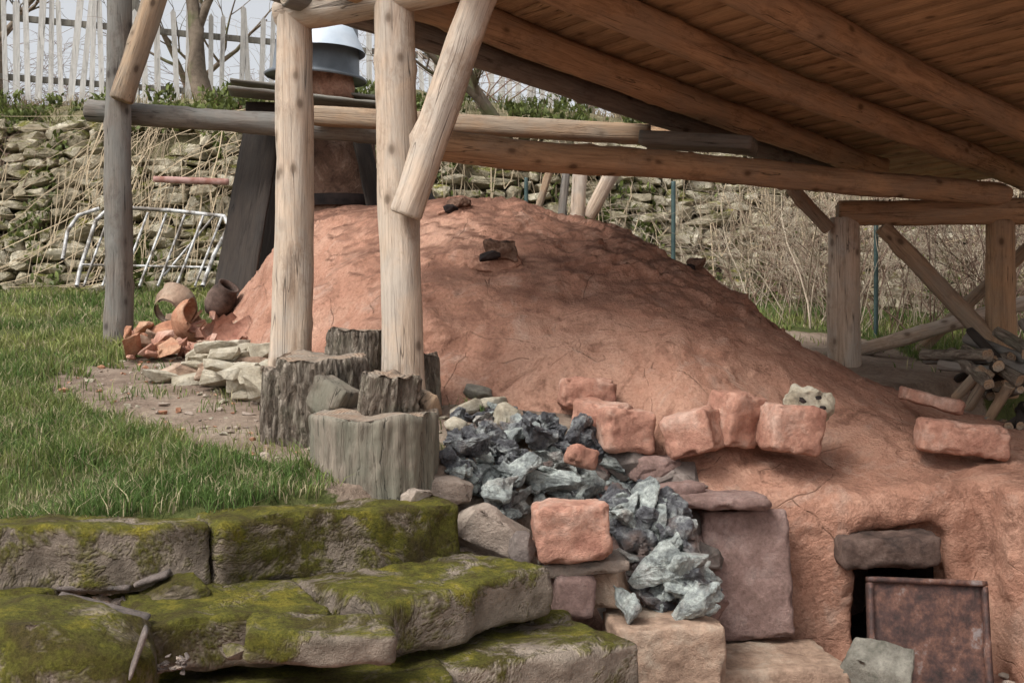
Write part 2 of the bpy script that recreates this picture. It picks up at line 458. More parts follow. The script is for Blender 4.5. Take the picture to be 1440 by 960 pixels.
sep = t.new('ShaderNodeSeparateColor'); t.link(at.outputs['Color'], sep.inputs[0])
v = t.coord(kind='Object')
n1 = t.noise(v, 3, 5, .7); n2 = t.noise(v, 28, 5, .75)
turf = t.ramp(n1, [(.3, (.05,.055,.02)), (.55, (.10,.115,.035)), (.75, (.19,.16,.08))])
soil = t.ramp(n1, [(.3, (.17,.12,.09)), (.5, (.28,.21,.16)), (.7, (.38,.31,.24))])
red = t.ramp(n1, [(.3, (.24,.13,.095)), (.55, (.38,.23,.175)), (.75, (.46,.32,.25))])
bank = t.ramp(n1, [(.3, (.10,.09,.04)), (.5, (.24,.21,.12)), (.7, (.42,.37,.25))])
edge = t.math('ADD', sep.outputs[0], t.math('MULTIPLY', t.math('SUBTRACT', n2, .5), .7))
c = t.mix(t.ramp(edge, [(.42, 0), (.58, 1)]), turf, soil)
c = t.mix(sep.outputs[1], c, red); c = t.mix(sep.outputs[2], c, bank)
c = t.mix(.6, c, t.ramp(n2, [(.3, .45), (.6, 1)]), 'MULTIPLY')
M['ground'] = t.done(c, .95, t.bump(t.math('ADD', n2, n1), .9, .03), spec=.15)
g = mk('ground', V, F, M['ground'])
ca = g.data.color_attributes.new('Col', 'FLOAT_COLOR', 'POINT')
soilm = inpoly(X, Y, SOIL).astype(float)
for _ in range(2): soilm[1:-1,1:-1] = (soilm[1:-1,1:-1]+soilm[:-2,1:-1]+soilm[2:,1:-1]+soilm[1:-1,:-2]+soilm[1:-1,2:])/5
redm = sst(-.9, -1.3, Z)*(Y < 8); bankm = sst(11.8, 12.6, Y)
cc = np.stack([soilm.ravel(), redm.ravel(), bankm.ravel(), np.ones(X.size)], 1).astype(np.float32)
ca.data.foreach_set('color', cc.ravel())

def gz(x, y): return float(ground(x, y)) + noise.fractal(Vector((x*1.3, y*1.3, 0)), .9, 2, 4)*.03

# ------------------------------------------------------------------ clay kiln
cp = [(340,470,8.0),(362,400,8.15),(385,355,8.3),(440,305,8.5),(520,290,8.4),(600,278,8.2),(650,276,8.15),(700,282,8.0),(760,292,7.9),(830,308,7.8),
      (880,332,7.7),(930,352,7.6),(1000,400,7.4),(1050,430,7.3),(1100,468,7.2),(1180,512,7.0),(1240,550,6.9),(1290,582,6.7),(1340,607,6.5),
      (385,455,7.65),(450,400,7.3),(600,400,6.9),(700,400,6.9),(800,400,6.9),(900,400,6.95),(950,450,6.6),(1050,500,6.4),(1150,560,6.3),(1250,600,6.2),
      (480,480,6.8),(540,480,6.55),(600,480,6.45),(700,480,6.4),(800,500,6.3),(900,520,6.2),(1000,560,6.0),(1100,605,5.95),(1200,640,5.9),(1300,650,5.9),(1400,645,6.0),
      (500,540,6.5),(610,550,6.2),(700,570,6.1),(800,590,6.0),(900,640,5.85),(930,670,5.65),(1000,680,5.6),(1110,690,5.55),(1200,685,5.6),(1300,675,5.6),(1440,665,5.6),
      (600,330,7.5),(750,330,7.4),(850,350,7.35),(500,340,7.6),(430,350,7.9)]
pts = [tuple(P(*q)) for q in cp]
pts += [(-.6,9.0,.95),(0,9.4,.35),(1,8.7,.35),(1.9,8.0,.0),(-1.5,9.3,.85),(-1.2,9.9,.4),(3.0,7.4,-.5),(0,10,-.2),(-2.1,9.2,.25),(-2.2,8.6,.2),(3.4,6.4,-.62),
        (2.4,5.2,-.72),(2.9,5.1,-.72),(3.2,5.6,-.7)]
pts = np.array(pts)
def U(r2): return np.where(r2 > 1e-12, .5*r2*np.log(r2+1e-12), 0)
n_ = len(pts); r2 = ((pts[:,None,:2]-pts[None,:,:2])**2).sum(-1)
A = np.zeros((n_+3, n_+3)); A[:n_,:n_] = U(r2)+np.eye(n_)*.006; A[:n_,n_] = 1; A[:n_,n_+1:] = pts[:,:2]; A[n_:,:n_] = A[:n_,n_:].T
W = np.linalg.solve(A, np.concatenate([pts[:,2], [0,0,0]]))
def kz(x, y):
    x = np.asarray(x, float); y = np.asarray(y, float)
    r = (x[...,None]-pts[:,0])**2+(y[...,None]-pts[:,1])**2
    return U(r)@W[:n_]+W[n_]+W[n_+1]*x+W[n_+2]*y
FOOT = [(1.34,5.5),(.95,5.5),(.72,5.58),(.45,5.85),(-.05,5.98),(-.45,6.15),(-.8,6.35),(-1.25,6.8),(-1.7,7.5),(-1.98,8.0),(-2.15,8.6),(-2.1,9.4),(-1.4,10.1),(-.2,10.2),
        (1.0,9.4),(2.1,8.3),(3.1,7.6),(3.7,6.6),(3.7,4.9),(2.42,4.9),(2.30,5.5)]
def hit(px, py, off=0.0, d0=4.3, d1=8.0):
    Ds = np.linspace(d0, d1, 260); x = (px-720)/1600*Ds; zr = (480-py)/1600*Ds
    g_ = ground(x, Ds); kk = np.where(inpoly(x, Ds, FOOT), kz(x, Ds), -9)
    m = zr < np.maximum(g_, kk)+off
    if not m.any(): return None
    return P(px, py, float(Ds[np.argmax(m)]))
gs = .045
gx = np.arange(-2.4, 3.9, gs); gy = np.arange(4.7, 10.5, gs)
GX, GY = np.meshgrid(gx, gy); GZ = kz(GX, GY)
ins = inpoly(GX+gs/2, GY+gs/2, FOOT)
nX, nY = len(gx), len(gy)
V = []; F = []; top = {}; bot = {}
def gv(d, i, j, z):
    if (i, j) not in d: d[(i, j)] = len(V); V.append((gx[i], gy[j], z))
    return d[(i, j)]
for j in range(nY-1):
    for i in range(nX-1):
        if ins[j, i]:
            q = [(i,j),(i+1,j),(i+1,j+1),(i,j+1)]
            tq = [gv(top, a_, b_, GZ[b_, a_]) for a_, b_ in q]; bq = [gv(bot, a_, b_, -1.9) for a_, b_ in q]
            F.append(tuple(tq)); F.append(tuple(bq[::-1]))
            for k, (di, dj) in enumerate([(0,-1),(1,0),(0,1),(-1,0)]):
                if not ins[j+dj, i+di]:
                    k2 = (k+1) % 4
                    F.append((bq[k], bq[k2], tq[k2], tq[k]))
def evald(o):
    dg = bpy.context.evaluated_depsgraph_get(); dg.update()
    return bpy.data.meshes.new_from_object(o.evaluated_get(dg))
tmp = mk('kiln_tmp', V, F, M['clay'])
md = tmp.modifiers.new('r', 'REMESH'); md.mode = 'VOXEL'; md.voxel_size = .03
solid = evald(tmp); tmp.modifiers.clear(); tmp.data = solid
n_solid = len(solid.vertices)
V, F = rbox((.46, 1.6, .52), .1, .05, .012, 3, 5)
cut = mk('cut', V, F, M['soot']); cut.location = (1.87, 6.05, -1.31)
V, F = rbox((.52, .36, .26), .11, .04, .015, 3, 5)
cut2 = mk('cut2', V, F, M['soot']); cut2.location = (1.86, 5.44, -1.01); cut2.rotation_euler = (0,-.08,0)
for solver in ('EXACT', 'FAST'):
    for ct in (cut, cut2):
        b = tmp.modifiers.new('b', 'BOOLEAN'); b.object = ct; b.operation = 'DIFFERENCE'; b.solver = solver
    m_ = evald(tmp); tmp.modifiers.clear()
    good = len(m_.vertices) > n_solid*.8
    print('boolean', solver, n_solid, len(m_.vertices), good)
    if good:
        tmp.data = m_; break
md = tmp.modifiers.new('r', 'REMESH'); md.mode = 'VOXEL'; md.voxel_size = .021
md = tmp.modifiers.new('s', 'SMOOTH'); md.iterations = 12; md.factor = .5
me = evald(tmp)
for o in (tmp, cut, cut2): bpy.data.objects.remove(o)
nv = len(me.vertices); co = np.empty(nv*3); me.vertices.foreach_get('co', co); co = co.reshape(-1, 3)
no = np.array([v.normal[:] for v in me.vertices])
crA = np.array(P(730,296,7.9)); crB = np.array(P(1040,425,7.3)); ab = crB-crA
tt = np.clip(((co-crA)@ab)/(ab@ab), 0, 1); dcr = np.linalg.norm(co-(crA+tt[:,None]*ab), axis=1)
disp = np.zeros(nv)
for k in range(nv):
    p = Vector(co[k])
    q = p*1.6
    m = max(0.0, 1-dcr[k]/.75)
    d = .050*noise.fractal(q*.9, .9, 2.0, 3)
    d += .018*noise.fractal(q*2.6+Vector((9,4,1)), .8, 2.1, 4)
    cr = noise.fractal(q*1.0+Vector((3,8,2)), .8, 2.2, 5)
    e = min(1, max(0, (cr+.10+m*.45-.36)/.035))
    d += .022*e*(.5+m*1.0)
    cr2 = noise.fractal(q*1.5+Vector((13,1,7)), .7, 2.2, 5)
    d -= .014*min(1, max(0, (cr2-.24)/.04))
    d += m*.03*noise.fractal(q*4, .7, 2.2, 5)
    rr = math.sqrt((p.x-.15)**2+(p.z+.1)**2*1.6)
    if p.z > -.7: d += .013*math.sin(rr*20+4*noise.noise(q*1.2))*max(0, noise.noise(q*.9+Vector((5,5,5)))+.12)
    disp[k] = d
co = co+no*disp[:,None]
me.vertices.foreach_set('co', co.ravel())
kiln = bpy.data.objects.new('clay_kiln', me); COL.objects.link(kiln)
me.materials.clear(); me.materials.append(M['clay']); me.materials.append(M['soot'])
me.polygons.foreach_set('use_smooth', np.full(len(me.polygons), True))
for p in me.polygons:
    c_ = p.center
    p.material_index = 1 if (1.58 < c_.x < 2.2 and 5.70 < c_.y < 6.98 and c_.z < -1.0) else 0  # deeper faces of the opening set near-black
block('lintel_stone', P(1247,772,5.45), (.48,.2,.15), (.1,-.05,.02), M['lintel'], .03, .018, .014, 12, kiln, 6, .04)
def stub(px, py, w, seed, name):
    q = hit(px, py, .0, 6, 9.5)
    e = empty(name, q); e.parent = kiln
    Vv, Ff = hull_rock((w*1.3,w*1.0,w*.6), seed, 22, 3, .14); o = mk('clay_collar', Vv, Ff, M['clay'], e); o.location = (0,.02,-w*.12)
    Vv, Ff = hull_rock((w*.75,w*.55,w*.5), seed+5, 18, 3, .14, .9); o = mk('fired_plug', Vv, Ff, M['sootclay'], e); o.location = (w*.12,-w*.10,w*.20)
    Vv, Ff = hull_rock((w*.5,w*.2,w*.3), seed+9, 16, 2, .1); o = mk('sooty_gap', Vv, Ff, M['soot'], e); o.location = (-w*.12,-w*.40,w*.05)  # solid black lump painting the shade of a recess by the plug
stub(697,366,.28,4,'spy_hole'); stub(640,298,.22,8,'spy_hole'); stub(973,378,.16,9,'spy_hole')

# ------------------------------------------------------------------ bricks & stones
def brick(px, py, D, w, h, rot, seed, dep=None, name='brick', mat='brick', r=.022):
    ww = w*D/1600; hh = h*D/1600
    return block(name, P(px, py, D), (ww, dep or hh*1.1, hh), rot, M[mat], r, .013, .012, seed, freq=8, chip=.05)
brick(826,553,5.98,78,44,(0,.05,.15),1,.16)
brick(845,588,5.80,72,46,(0,.14,-.5),2,.2)
brick(878,605,5.68,72,58,(0,.08,.3),3,.2)
brick(974,608,5.62,70,60,(0,-.28,-.45),4,.24)
brick(1034,589,5.72,66,74,(.1,.12,.6),5,.2)
brick(1111,602,5.62,78,66,(0,.14,.2),6,.22)
brick(1352,616,5.85,118,42,(0,.12,-.1),7,.2,r=.018)
brick(1310,563,6.5,82,18,(0,.28,-.1),8,.2,'roof_tile','brick',.012)
brick(802,745,4.72,102,80,(0,-.06,.1),9,.22)
brick(818,642,5.28,42,30,(0,.3,.4),10,.12,'brick_fragment')
fr = empty('holed_limestone', P(1136,570,5.7))
Vv, Ff = hull_rock((.25,.19,.2), 21, 22, 3, .2); mk('rock_body', Vv, Ff, M['pale'], fr)
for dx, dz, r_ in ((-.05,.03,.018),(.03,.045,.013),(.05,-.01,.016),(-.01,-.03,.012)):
    Vv, Ff = hull_rock((r_*2.4,.03,r_*1.8), int(dz*1000)+77, 14, 1, .1); o = mk('hollow', Vv, Ff, M['soot'], fr); o.location = (dx,-.088,dz)  # black lumps on the face stand in for the shade inside holes

block('sandstone_block', P(930,912,4.75), (.46,.34,.27), (0,.03,.08), M['sand'], .02, .016, .014, 31, None, 6, .06)
block('sandstone_slab', P(1050,806,5.36), (.40,.09,.60), (-.10,-.04,.04), M['slabred'], .02, .016, .014, 32, None, 6, .05)
block('flat_stone', P(1000,702,5.38), (.50,.28,.05), (0,.03,.05), M['slabred'], .012, .016, .012, 33, None, 6, .05)
block('flat_stone', P(950,686,5.42), (.22,.2,.05), (0,-.05,.3), M['slabred'], .012, .016, .012, 34, None, 6, .05)
block('flat_stone', P(820,792,4.80), (.36,.26,.055), (0,-.06,.1), M['boulder'], .012, .016, .012, 35, None, 6, .05)
block('flat_stone', P(802,834,4.75), (.16,.2,.17), (0,.05,.2), M['slabred'], .015, .016, .014, 36, None, 6, .05)
block('flat_stone', P(852,822,4.85), (.15,.2,.16), (0,-.1,-.3), M['sand'], .015, .016, .014, 37, None, 6, .05)
rock('boulder', P(692,752,4.85), (.36,.3,.27), (0,.4,.2), M['boulder'], 41, 26, 3, .05, boxy=.3)
rock('boulder', P(628,688,4.90), (.24,.2,.13), (0,.1,.2), M['boulder'], 42, 24, 3, .04)
rock('boulder', P(580,698,4.72), (.18,.16,.08), (0,.1,.2), M['boulder'], 43, 24, 3, .04)
rock('boulder', P(735,770,4.7), (.12,.12,.15), (0,.1,.2), M['slate'], 44, 24, 3, .04)
rock('grey_boulder', P(1240,950,4.95), (.34,.28,.32), (0,.3,.4), M['greenrock'], 45, 22, 3, .06)
a_ = Acc()
for k in range(110):
    x = random.uniform(.7,2.6); y = random.uniform(4.4,5.45); s_ = abs(random.gauss(0,.03))+.012
    Vv, Ff = hull_rock((s_*1.4,s_,s_*.7), k+500, 12, 0, .05); a_.add(Vv, Ff, (x,y,-1.59+s_*.2), (0,0,random.random()*6), random.choice([0,0,1]))
a_.obj('floor_rubble', [M['brick'], M['boulder']])
block('floor_slab', P(1080,937,5.15), (.62,.5,.12), (0,.02,.1), M['sand'], .02, .02, .014, 38, None, 5, .05)

dr = empty('iron_furnace_door', P(1305,900,5.16)); dr.rotation_euler = (-.22,.05,.06)
Vv, Ff = rbox((.54,.025,.52), .01, .03, .003, 4); mk('plate', Vv, Ff, M['rust'], dr)
for nm, dm, lc in (('rim_top',(.56,.05,.028),(0,-.012,.262)),('rim_bottom',(.56,.05,.028),(0,-.012,-.262)),('rim_left',(.028,.05,.50),(-.268,-.012,0)),('rim_right',(.028,.05,.50),(.268,-.012,0))):
    Vv, Ff = rbox(dm, .008, .03, .002, 5); o = mk(nm, Vv, Ff, M['rust'], dr); o.location = lc

# slag heap
a_ = Acc()
def slagrock(k, q, s_, mi):
    if mi:
        dm = (s_*random.uniform(1.0,1.7), s_*random.uniform(.8,1.2), s_*random.uniform(.35,.7))
        Vv, Ff = hull_rock(dm, k*3+1000, 10, 3 if s_ > .09 else 2, .16, .3, .04)
    else:
        dm = (s_*random.uniform(.8,1.5), s_*random.uniform(.7,1.2), s_*random.uniform(.4,.9))
        Vv, Ff = hull_rock(dm, k*3+1000, 11, 3 if s_ > .09 else 2, .26, .3, .03)
    a_.add(Vv, Ff, q, (random.uniform(-.9,.9), random.uniform(-.8,.8), random.random()*6), mi)
poly = [(640,572),(700,570),(760,590),(850,600),(900,630),(930,700),(905,745),(850,740),(760,712),(700,725),(640,672),(618,630)]
k = 0; tries = 0
while k < 330 and tries < 6000:
    tries += 1
    px = random.uniform(610,935); py = random.uniform(568,745)
    if not inpoly(np.array([px]), np.array([py]), poly)[0]: continue
    cen = max(0, 1-math.hypot((px-790)/150, (py-655)/85))
    q = hit(px, py, random.uniform(.0,.05)+.10*cen)
    if q is None: continue
    k += 1
    pale = .8 if py > 650 else (.15 if py < 630 else .45)
    slagrock(k, q, random.choice([.04,.06,.08,.11,.14]), random.random() < pale)
for q in [(700,690,.22,1),(770,678,.28,1),(880,690,.24,1),(700,618,.2,0),(810,605,.22,0),(880,652,.2,0),(750,612,.2,0),(660,630,.18,0),(830,690,.2,1),(730,665,.2,1)]:
    k += 1; h_ = hit(q[0], q[1], .13); slagrock(k, h_, q[2], q[3])
for n in range(110):
    t_ = random.random(); px = 895+t_*60+random.uniform(-42,50); py = 700+t_*150; D = 5.15-(t_)*.28; k += 1
    slagrock(k, P(px, py, D+random.uniform(-.03,.08)), random.choice([.05,.08,.12,.17,.2]), random.random() < .7)
slagrock(901, P(880,848,4.70),.18,1); slagrock(902, P(960,846,4.68),.28,1); slagrock(903, P(920,800,4.85),.24,1); slagrock(905, P(965,785,4.9),.24,1)
a_.obj('slag_heap', [M['slag'], M['slag2']], False)
for q in [(655,575,.2,.04),(690,568,.18,.05),(672,552,.16,.06),(710,585,.12,.12),(645,600,.15,.05)]:
    h_ = hit(q[0], q[1], .05)
    rock('flat_stone', h_, (q[2],.16,q[3]+.03), (0,random.uniform(-.5,.5),random.random()), M['pale'] if q[0] != 672 else M['greenrock'], int(q[0]), 16, 2, .05)
a_ = Acc()
for n in range(90):
    px = random.uniform(640,990); py = random.uniform(640,900)
    if py > 760 and px < 760: continue
    D = 5.85-(py-560)/185*.55
    Vv, Ff = hull_rock((.26,.22,.18), n+2200, 12, 1, .08); a_.add(Vv, Ff, P(px,py,max(D,5.0)+.12), (0,0,random.random()*6), n % 2)
a_.obj('rubble_core', [M['slate'], M['slabred']])

# ------------------------------------------------------------------ mossy stone steps
slab('stone_step', P(-90,748,3.72), P(300,733,4.05), .34, .23, M['mossy'], 1)
slab('stone_step', P(306,735,4.03), P(650,704,4.60), .36, .26, M['mossy2'], 2)
slab('stone_step', P(548,846,3.80), P(778,798,4.38), .60, .19, M['mossy'], 3)
slab('stone_step', P(205,878,3.52), P(470,852,3.80), .5, .17, M['mossy2'], 4)
slab('stone_step', P(342,893,3.42), P(560,893,3.50), .26, .10, M['mossy'], 5, amp=.012)
slab('stone_step', P(650,945,3.76), P(905,905,4.12), .55, .28, M['mossy'], 6)
slab('stone_step', P(150,985,3.45), P(640,948,3.74), .55, .25, M['mossy2'], 7)
slab('stone_step', P(600,1080,3.7), P(1000,1040,4.05), .5, .25, M['mossy'], 8)
rock('mossy_boulder', P(75,955,3.35), (.62,.5,.46), (0,0,.2), M['mossy2'], 51, 30, 4, .06, boxy=.7)
rock('mossy_boulder', P(250,835,3.95), (.26,.2,.14), (0,0,.2), M['mossy2'], 52, 24, 3, .06, boxy=.6)
rock('mossy_boulder', P(30,842,3.85), (.24,.2,.09), (0,0,.1), M['mossy'], 53, 24, 3, .05, boxy=.6)
rock('mossy_boulder', P(330,915,3.5), (.10,.1,.05), (0,0,.1), M['mossy'], 54, 20, 2, .05)
for nm, q, dm, rt in [('slate_tile', (140,860,3.5), (.29,.16,.016), (.1,.28,.1)), ('slate_tile', (135,822,3.95), (.25,.12,.018), (0,.02,.1)), ('slate_tile', (215,812,3.95), (.12,.1,.02), (0,-.3,.1)),
                      ('slate_tile', (194,917,3.2), (.012,.1,.14), (0,.32,.3))]:
    block(nm, P(*q), dm, rt, M['slate'], .006, .015, .004)
a_ = Acc()
for n in range(26):
    px = random.uniform(200,262); py = random.uniform(922,945)
    Vv, Ff = hull_rock((.035,.022,.012), n+3100, 12, 0, .05, .8); a_.add(Vv, Ff, P(px,py,3.38), (random.random()*.4,random.random()*.4,random.random()*6), 0 if n % 4 else 2)
for n in range(24):
    px = random.uniform(60,300); py = random.uniform(826,850)
    Vv, Ff = hull_rock((.08,.06,.03), n+3200, 10, 0, .05); a_.add(Vv, Ff, P(px,py,3.95), (random.random()*.3,random.random()*.3,random.random()*6), n % 3)
a_.obj('stone_chips', [M['slate'], M['sand'], M['boulder']])
rock('white_pebble', P(424,863,3.85), (.05,.04,.02), (0,0,0), M['pale'], 61, 16, 1, .03)
a_ = Acc()
for n in range(60):
    t_ = random.random(); q = P(120+t_*640, 840-t_*20, 3.95+t_*.55)
    Vv, Ff = hull_rock((.2,.16,.12), n+3300, 12, 1, .05); a_.add(Vv, Ff, (q.x+random.uniform(-.1,.1), q.y+random.uniform(.0,.15), q.z-random.random()*.25-.04), (0,0,random.random()*6), n % 2)
a_.obj('packing_stones', [M['mossy2'], M['slate']])

# ------------------------------------------------------------------ stumps
def stump(name, c, r, h, sidemat, seed, sides=150, rough=.06, flare=.08, tilt=(0,0,0), barky=.0):
    V = []; F = []; fm = []
    lv = 26
    def rad(a, z):
        ca_, sa_ = math.cos(a), math.sin(a)
        n = noise.noise(Vector((ca_*1.3+seed, sa_*1.3, z*1.0)))
        n2 = noise.fractal(Vector((ca_*5, sa_*5, z*2+seed)), .8, 2, 4)
        rd = abs(noise.fractal(Vector((ca_*r*36+seed, sa_*r*36, z*7)), .7, 2, 3))
        return r*(1+n*rough*1.6+n2*rough*.6+flare*(1-z/h)**2) - barky*max(0, .35-rd)*1.2
    for i in range(lv+1):
        z = h*i/lv
        for k in range(sides):
            a = 2*math.pi*k/sides; rr = rad(a, z)
            if i == lv: rr -= .008
            V.append((rr*math.cos(a), rr*math.sin(a), z+(noise.noise(Vector((math.cos(a)*2,math.sin(a)*2,seed)))*.03 if i == lv else 0)))
    for i in range(lv):
        for k in range(sides):
            F.append((i*sides+k, i*sides+(k+1) % sides, (i+1)*sides+(k+1) % sides, (i+1)*sides+k)); fm.append(0)
    base = lv*sides; prev = [base+k for k in range(sides)]
    for f in (.93,.75,.5,.25):
        cur = []
        for k in range(sides):
            x, y, z = V[base+k]; a = 2*math.pi*k/sides; cur.append(len(V)); V.append((r*f*math.cos(a), r*f*math.sin(a), h+(z-h)*f+noise.noise(Vector((x*f*9,y*f*9,seed)))*.012))
        for k in range(sides): F.append((prev[k], prev[(k+1) % sides], cur[(k+1) % sides], cur[k])); fm.append(1)
        prev = cur
    V.append((0,0,h)); ci = len(V)-1
    for k in range(sides): F.append((prev[k], prev[(k+1) % sides], ci)); fm.append(1)
    o = mk(name, V, F, [sidemat, M['stump_top']], None, True, fm)
    return place(o, c, tilt)
p = P(530,700,4.92); stump('tree_stump', (p.x,p.y,-.76), .275, .46, M['stumpside'], 3.3, rough=.09, barky=.015, tilt=(.05,0,0))
p = P(452,600,5.5); stump('tree_stump', (p.x,p.y,-.57), .22, .50, M['bark'], 7.7, rough=.10, barky=.05, tilt=(.08,0,0))
p = P(400,600,5.45); stump('tree_stump', (p.x-.02,p.y,-.55), .10, .42, M['bark'], 9.1, rough=.14, barky=.04)
p = P(500,600,5.9); stump('tree_stump', (p.x,p.y+.05,-.42), .16, .48, M['bark'], 5.1, rough=.12, barky=.04)
p = P(590,560,6.0); stump('tree_stump', (p.x,p.y,-.45), .10, .38, M['bark'], 2.1, rough=.12, barky=.03)
p = P(543,590,4.90); stump('firewood_chunk', (p.x,p.y,-.31), .125, .17, M['bark'], 4.1, rough=.25, flare=.0, tilt=(.1,.05,.5), barky=.03)
rock('firewood_chunk', P(598,572,5.0), (.17,.14,.14), (.1,.35,.3), M['log_brown'], 71, 12, 2, .05, boxy=.8)
rock('firewood_chunk', P(472,562,5.12), (.26,.18,.20), (0,.35,.1), M['stumpside'], 72, 14, 2, .05, boxy=.8)

# ------------------------------------------------------------------ timber shelter
sh = empty('timber_shelter')
log('post_1', P(412,-30,6.2), P(416,525,6.2), .092, .118, M['log'], sh)
log('post_2', P(552,-60,5.8), P(564,552,5.8), .094, .112, M['log'], sh)
log('post_3', P(168,-80,8.4), P(164,510,8.4), .086, .10, M['log_grey'], sh)
log('brace_1', P(700,-70,5.55), P(566,302,5.62), .088, .082, M['log'], sh)
log('brace_2', P(235,-60,8.3), P(170,142,8.28), .085, .08, M['log_brown'], sh)
log('post_4', P(1183,306,8.35), P(1187,520,8.35), .105, .118, M['log'], sh)
log('post_5', P(1406,310,8.2), P(1411,560,8.2), .095, .105, M['rafter'], sh)
e0 = P(398,20,6.24); e1 = P(560,-14,5.8); ed = (e1-e0).normalized()
log('eave_beam', e0, e0+ed*4.6, .098, .10, M['log'], sh)
log('tie_beam', P(590,202,6.22), P(1415,274,8.15), .088, .082, M['rafter'], sh)
log('cross_beam', P(1177,299,8.35), P(1620,292,8.05), .092, .098, M['rafter'], sh)
log('rear_beam', P(122,155,8.6), P(660,196,8.5), .082, .085, M['log_grey'], sh)
timber('square_timber', P(440,163,8.35), P(915,190,8.0), .16, .13, M['log_brown'], sh)
timber('square_timber', P(905,197,7.6), P(1062,205,7.35), .30, .09, M['log_grey'], sh)
timber('square_timber', P(740,178,8.6), P(1015,190,8.4), .13, .10, M['rafter'], sh)
log('brace_3', P(1240,318,8.3), P(1395,478,8.2), .058, .066, M['log_brown'], sh)
log('brace_4', P(1112,262,8.25), P(1165,322,8.3), .05, .05, M['log_brown'], sh)
log('post_6', P(816,240,9.6), P(812,330,9.6), .06, .06, M['log'], sh)
log('brace_5', P(862,238,9.5), P(826,305,9.6), .06, .06, M['log'], sh)
log('post_7', P(795,240,9.9), P(788,330,9.9), .035, .035, M['log_grey'], sh)
log('brace_6', P(775,235,9.9), P(755,300,9.9), .03, .03, M['log_brown'], sh)
dv = Vector((1.22,1,-.167)); dh = dv.normalized(); ev = Vector((1,-.7,0)).normalized(); nn = dh.cross(ev).normalized()
if nn.z < 0: nn = -nn
cpl = 2.3
def onplane(px, py):
    a1 = (px-720)/1600; b1 = (480-py)/1600
    Dd = cpl/(.063*a1+.09+b1); return P(px, py, Dd)
def rafter(nm, q, y1, back, r, mat):
    p0 = q-dh*back; k1 = (y1-q.y)/dh.y; p1 = q+dh*k1
    return log(nm, p0, p1, r, r*.93, mat, sh, seg=80)
rafter('rafter_1', onplane(505,22), 9.0, .45, .075, M['log_grey'])
rafter('rafter_2', onplane(600,12), 8.8, .6, .095, M['rafter'])
rafter('rafter_3', onplane(835,8), 8.9, .9, .095, M['rafter'])
rafter('rafter_4', onplane(1085,8), 8.9, 1.2, .095, M['rafter'])
rafter('rafter_5', onplane(1085,8)+ev*1.15, 8.9, 1.5, .095, M['rafter'])
rafter('rafter_6', onplane(1085,8)+ev*2.3, 8.9, 1.5, .095, M['rafter'])
O = onplane(505,22)+nn*.115-ev*.10
bw = .175
nb = int(4.9/bw)
for k in range(-3, nb):
    w = bw-.007
    Vv, Ff = rbox((w, .022, 6.2), .004, .12, .002, k+.5, 3)
    o = mk('roof_board', Vv, Ff, M['plank'], sh)
    cc_ = O+dh*(k*bw)+ev*3.1+nn*(.004*(k % 2))
    zax = ev - dh*ev.dot(dh); zax.normalize(); yax = zax.cross(dh).normalized()
    R = Matrix((dh, yax, zax)).transposed().to_4x4(); R.translation = cc_
    o.matrix_world = R
v0 = onplane(505,22)-dh*.5-ev*.13+nn*.06; timber('verge_board', v0, v0+dh*5.0, .03, .17, M['grey_board'], sh, 0)
c0 = O-dh*.55+nn*.03
qv = [c0, c0+dh*5.0, c0+dh*5.0+ev*6.2, c0+ev*6.2]
qv2 = [q+nn*.03 for q in qv]
mk('roof_covering', qv+qv2, [(0,1,2,3),(7,6,5,4),(0,4,5,1),(1,5,6,2),(2,6,7,3),(3,7,4,0)], M['slate'], sh, False)

log('wooden_pole', P(1195,496,8.9), P(1450,425,9.3), .055, .06, M['log'])
log('wooden_pole', P(1258,528,9.4), P(1450,345,9.0), .05, .05, M['log_brown'])
fw = empty('firewood_pile', P(1410,560,7.3))
for n in range(34):
    px = random.uniform(1380,1480); py = 490+random.random()*130
    a1 = P(px, py, random.uniform(6.9,7.3)); a2 = a1+Vector((random.uniform(-.25,.25), random.uniform(.2,.5), random.uniform(-.15,.25)))
    o = log('split_log', a1, a2, random.uniform(.025,.045), random.uniform(.02,.04), random.choice([M['log_grey'],M['dark_board'],M['bark']]), None, sides=9)
    o.location -= fw.location; o.parent = fw
for q0, q1 in (((1340,560),(1380,520)),((1365,575),(1395,525)),((1385,600),(1420,540))):
    o = log('split_log', P(*q0,7.2), P(*q1,7.0), .03,.035, M['log_brown'], None, sides=10); o.location -= fw.location; o.parent = fw

# ------------------------------------------------------------------ chimney
ch = empty('kiln_chimney', P(480,290,9.15)); cl = ch.location.copy()
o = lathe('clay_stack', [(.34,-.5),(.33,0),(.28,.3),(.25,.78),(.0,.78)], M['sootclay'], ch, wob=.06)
o = lathe('iron_collar', [(.37,-.03),(.375,.0),(.37,.06),(.34,.06)], M['soot'], ch)
def board(nm, p0, p1, w, th, mat, roll=0):
    o = timber(nm, p0, p1, w, th, mat, None, roll); o.location = Vector(o.location)-cl; o.parent = ch; return o
board('side_board', P(372,165,9.0), P(322,445,8.5), .34, .03, M['dark_board'], 0)
board('side_board', P(395,165,9.3), P(372,445,8.9), .36, .03, M['dark_board'], 0)
board('side_board', P(505,180,8.85), P(530,300,8.75), .20, .03, M['dark_board'])
board('side_board', P(545,190,8.9), P(608,290,8.7), .22, .03, M['dark_board'])
board('top_board', P(322,128,8.6), P(535,150,8.8), .30, .028, M['grey_board'])
board('top_board', P(325,118,9.0), P(535,143,9.2), .34, .028, M['grey_board'])
board('top_bearer', P(345,152,8.8), P(520,158,9.0), .10, .09, M['dark_board'])
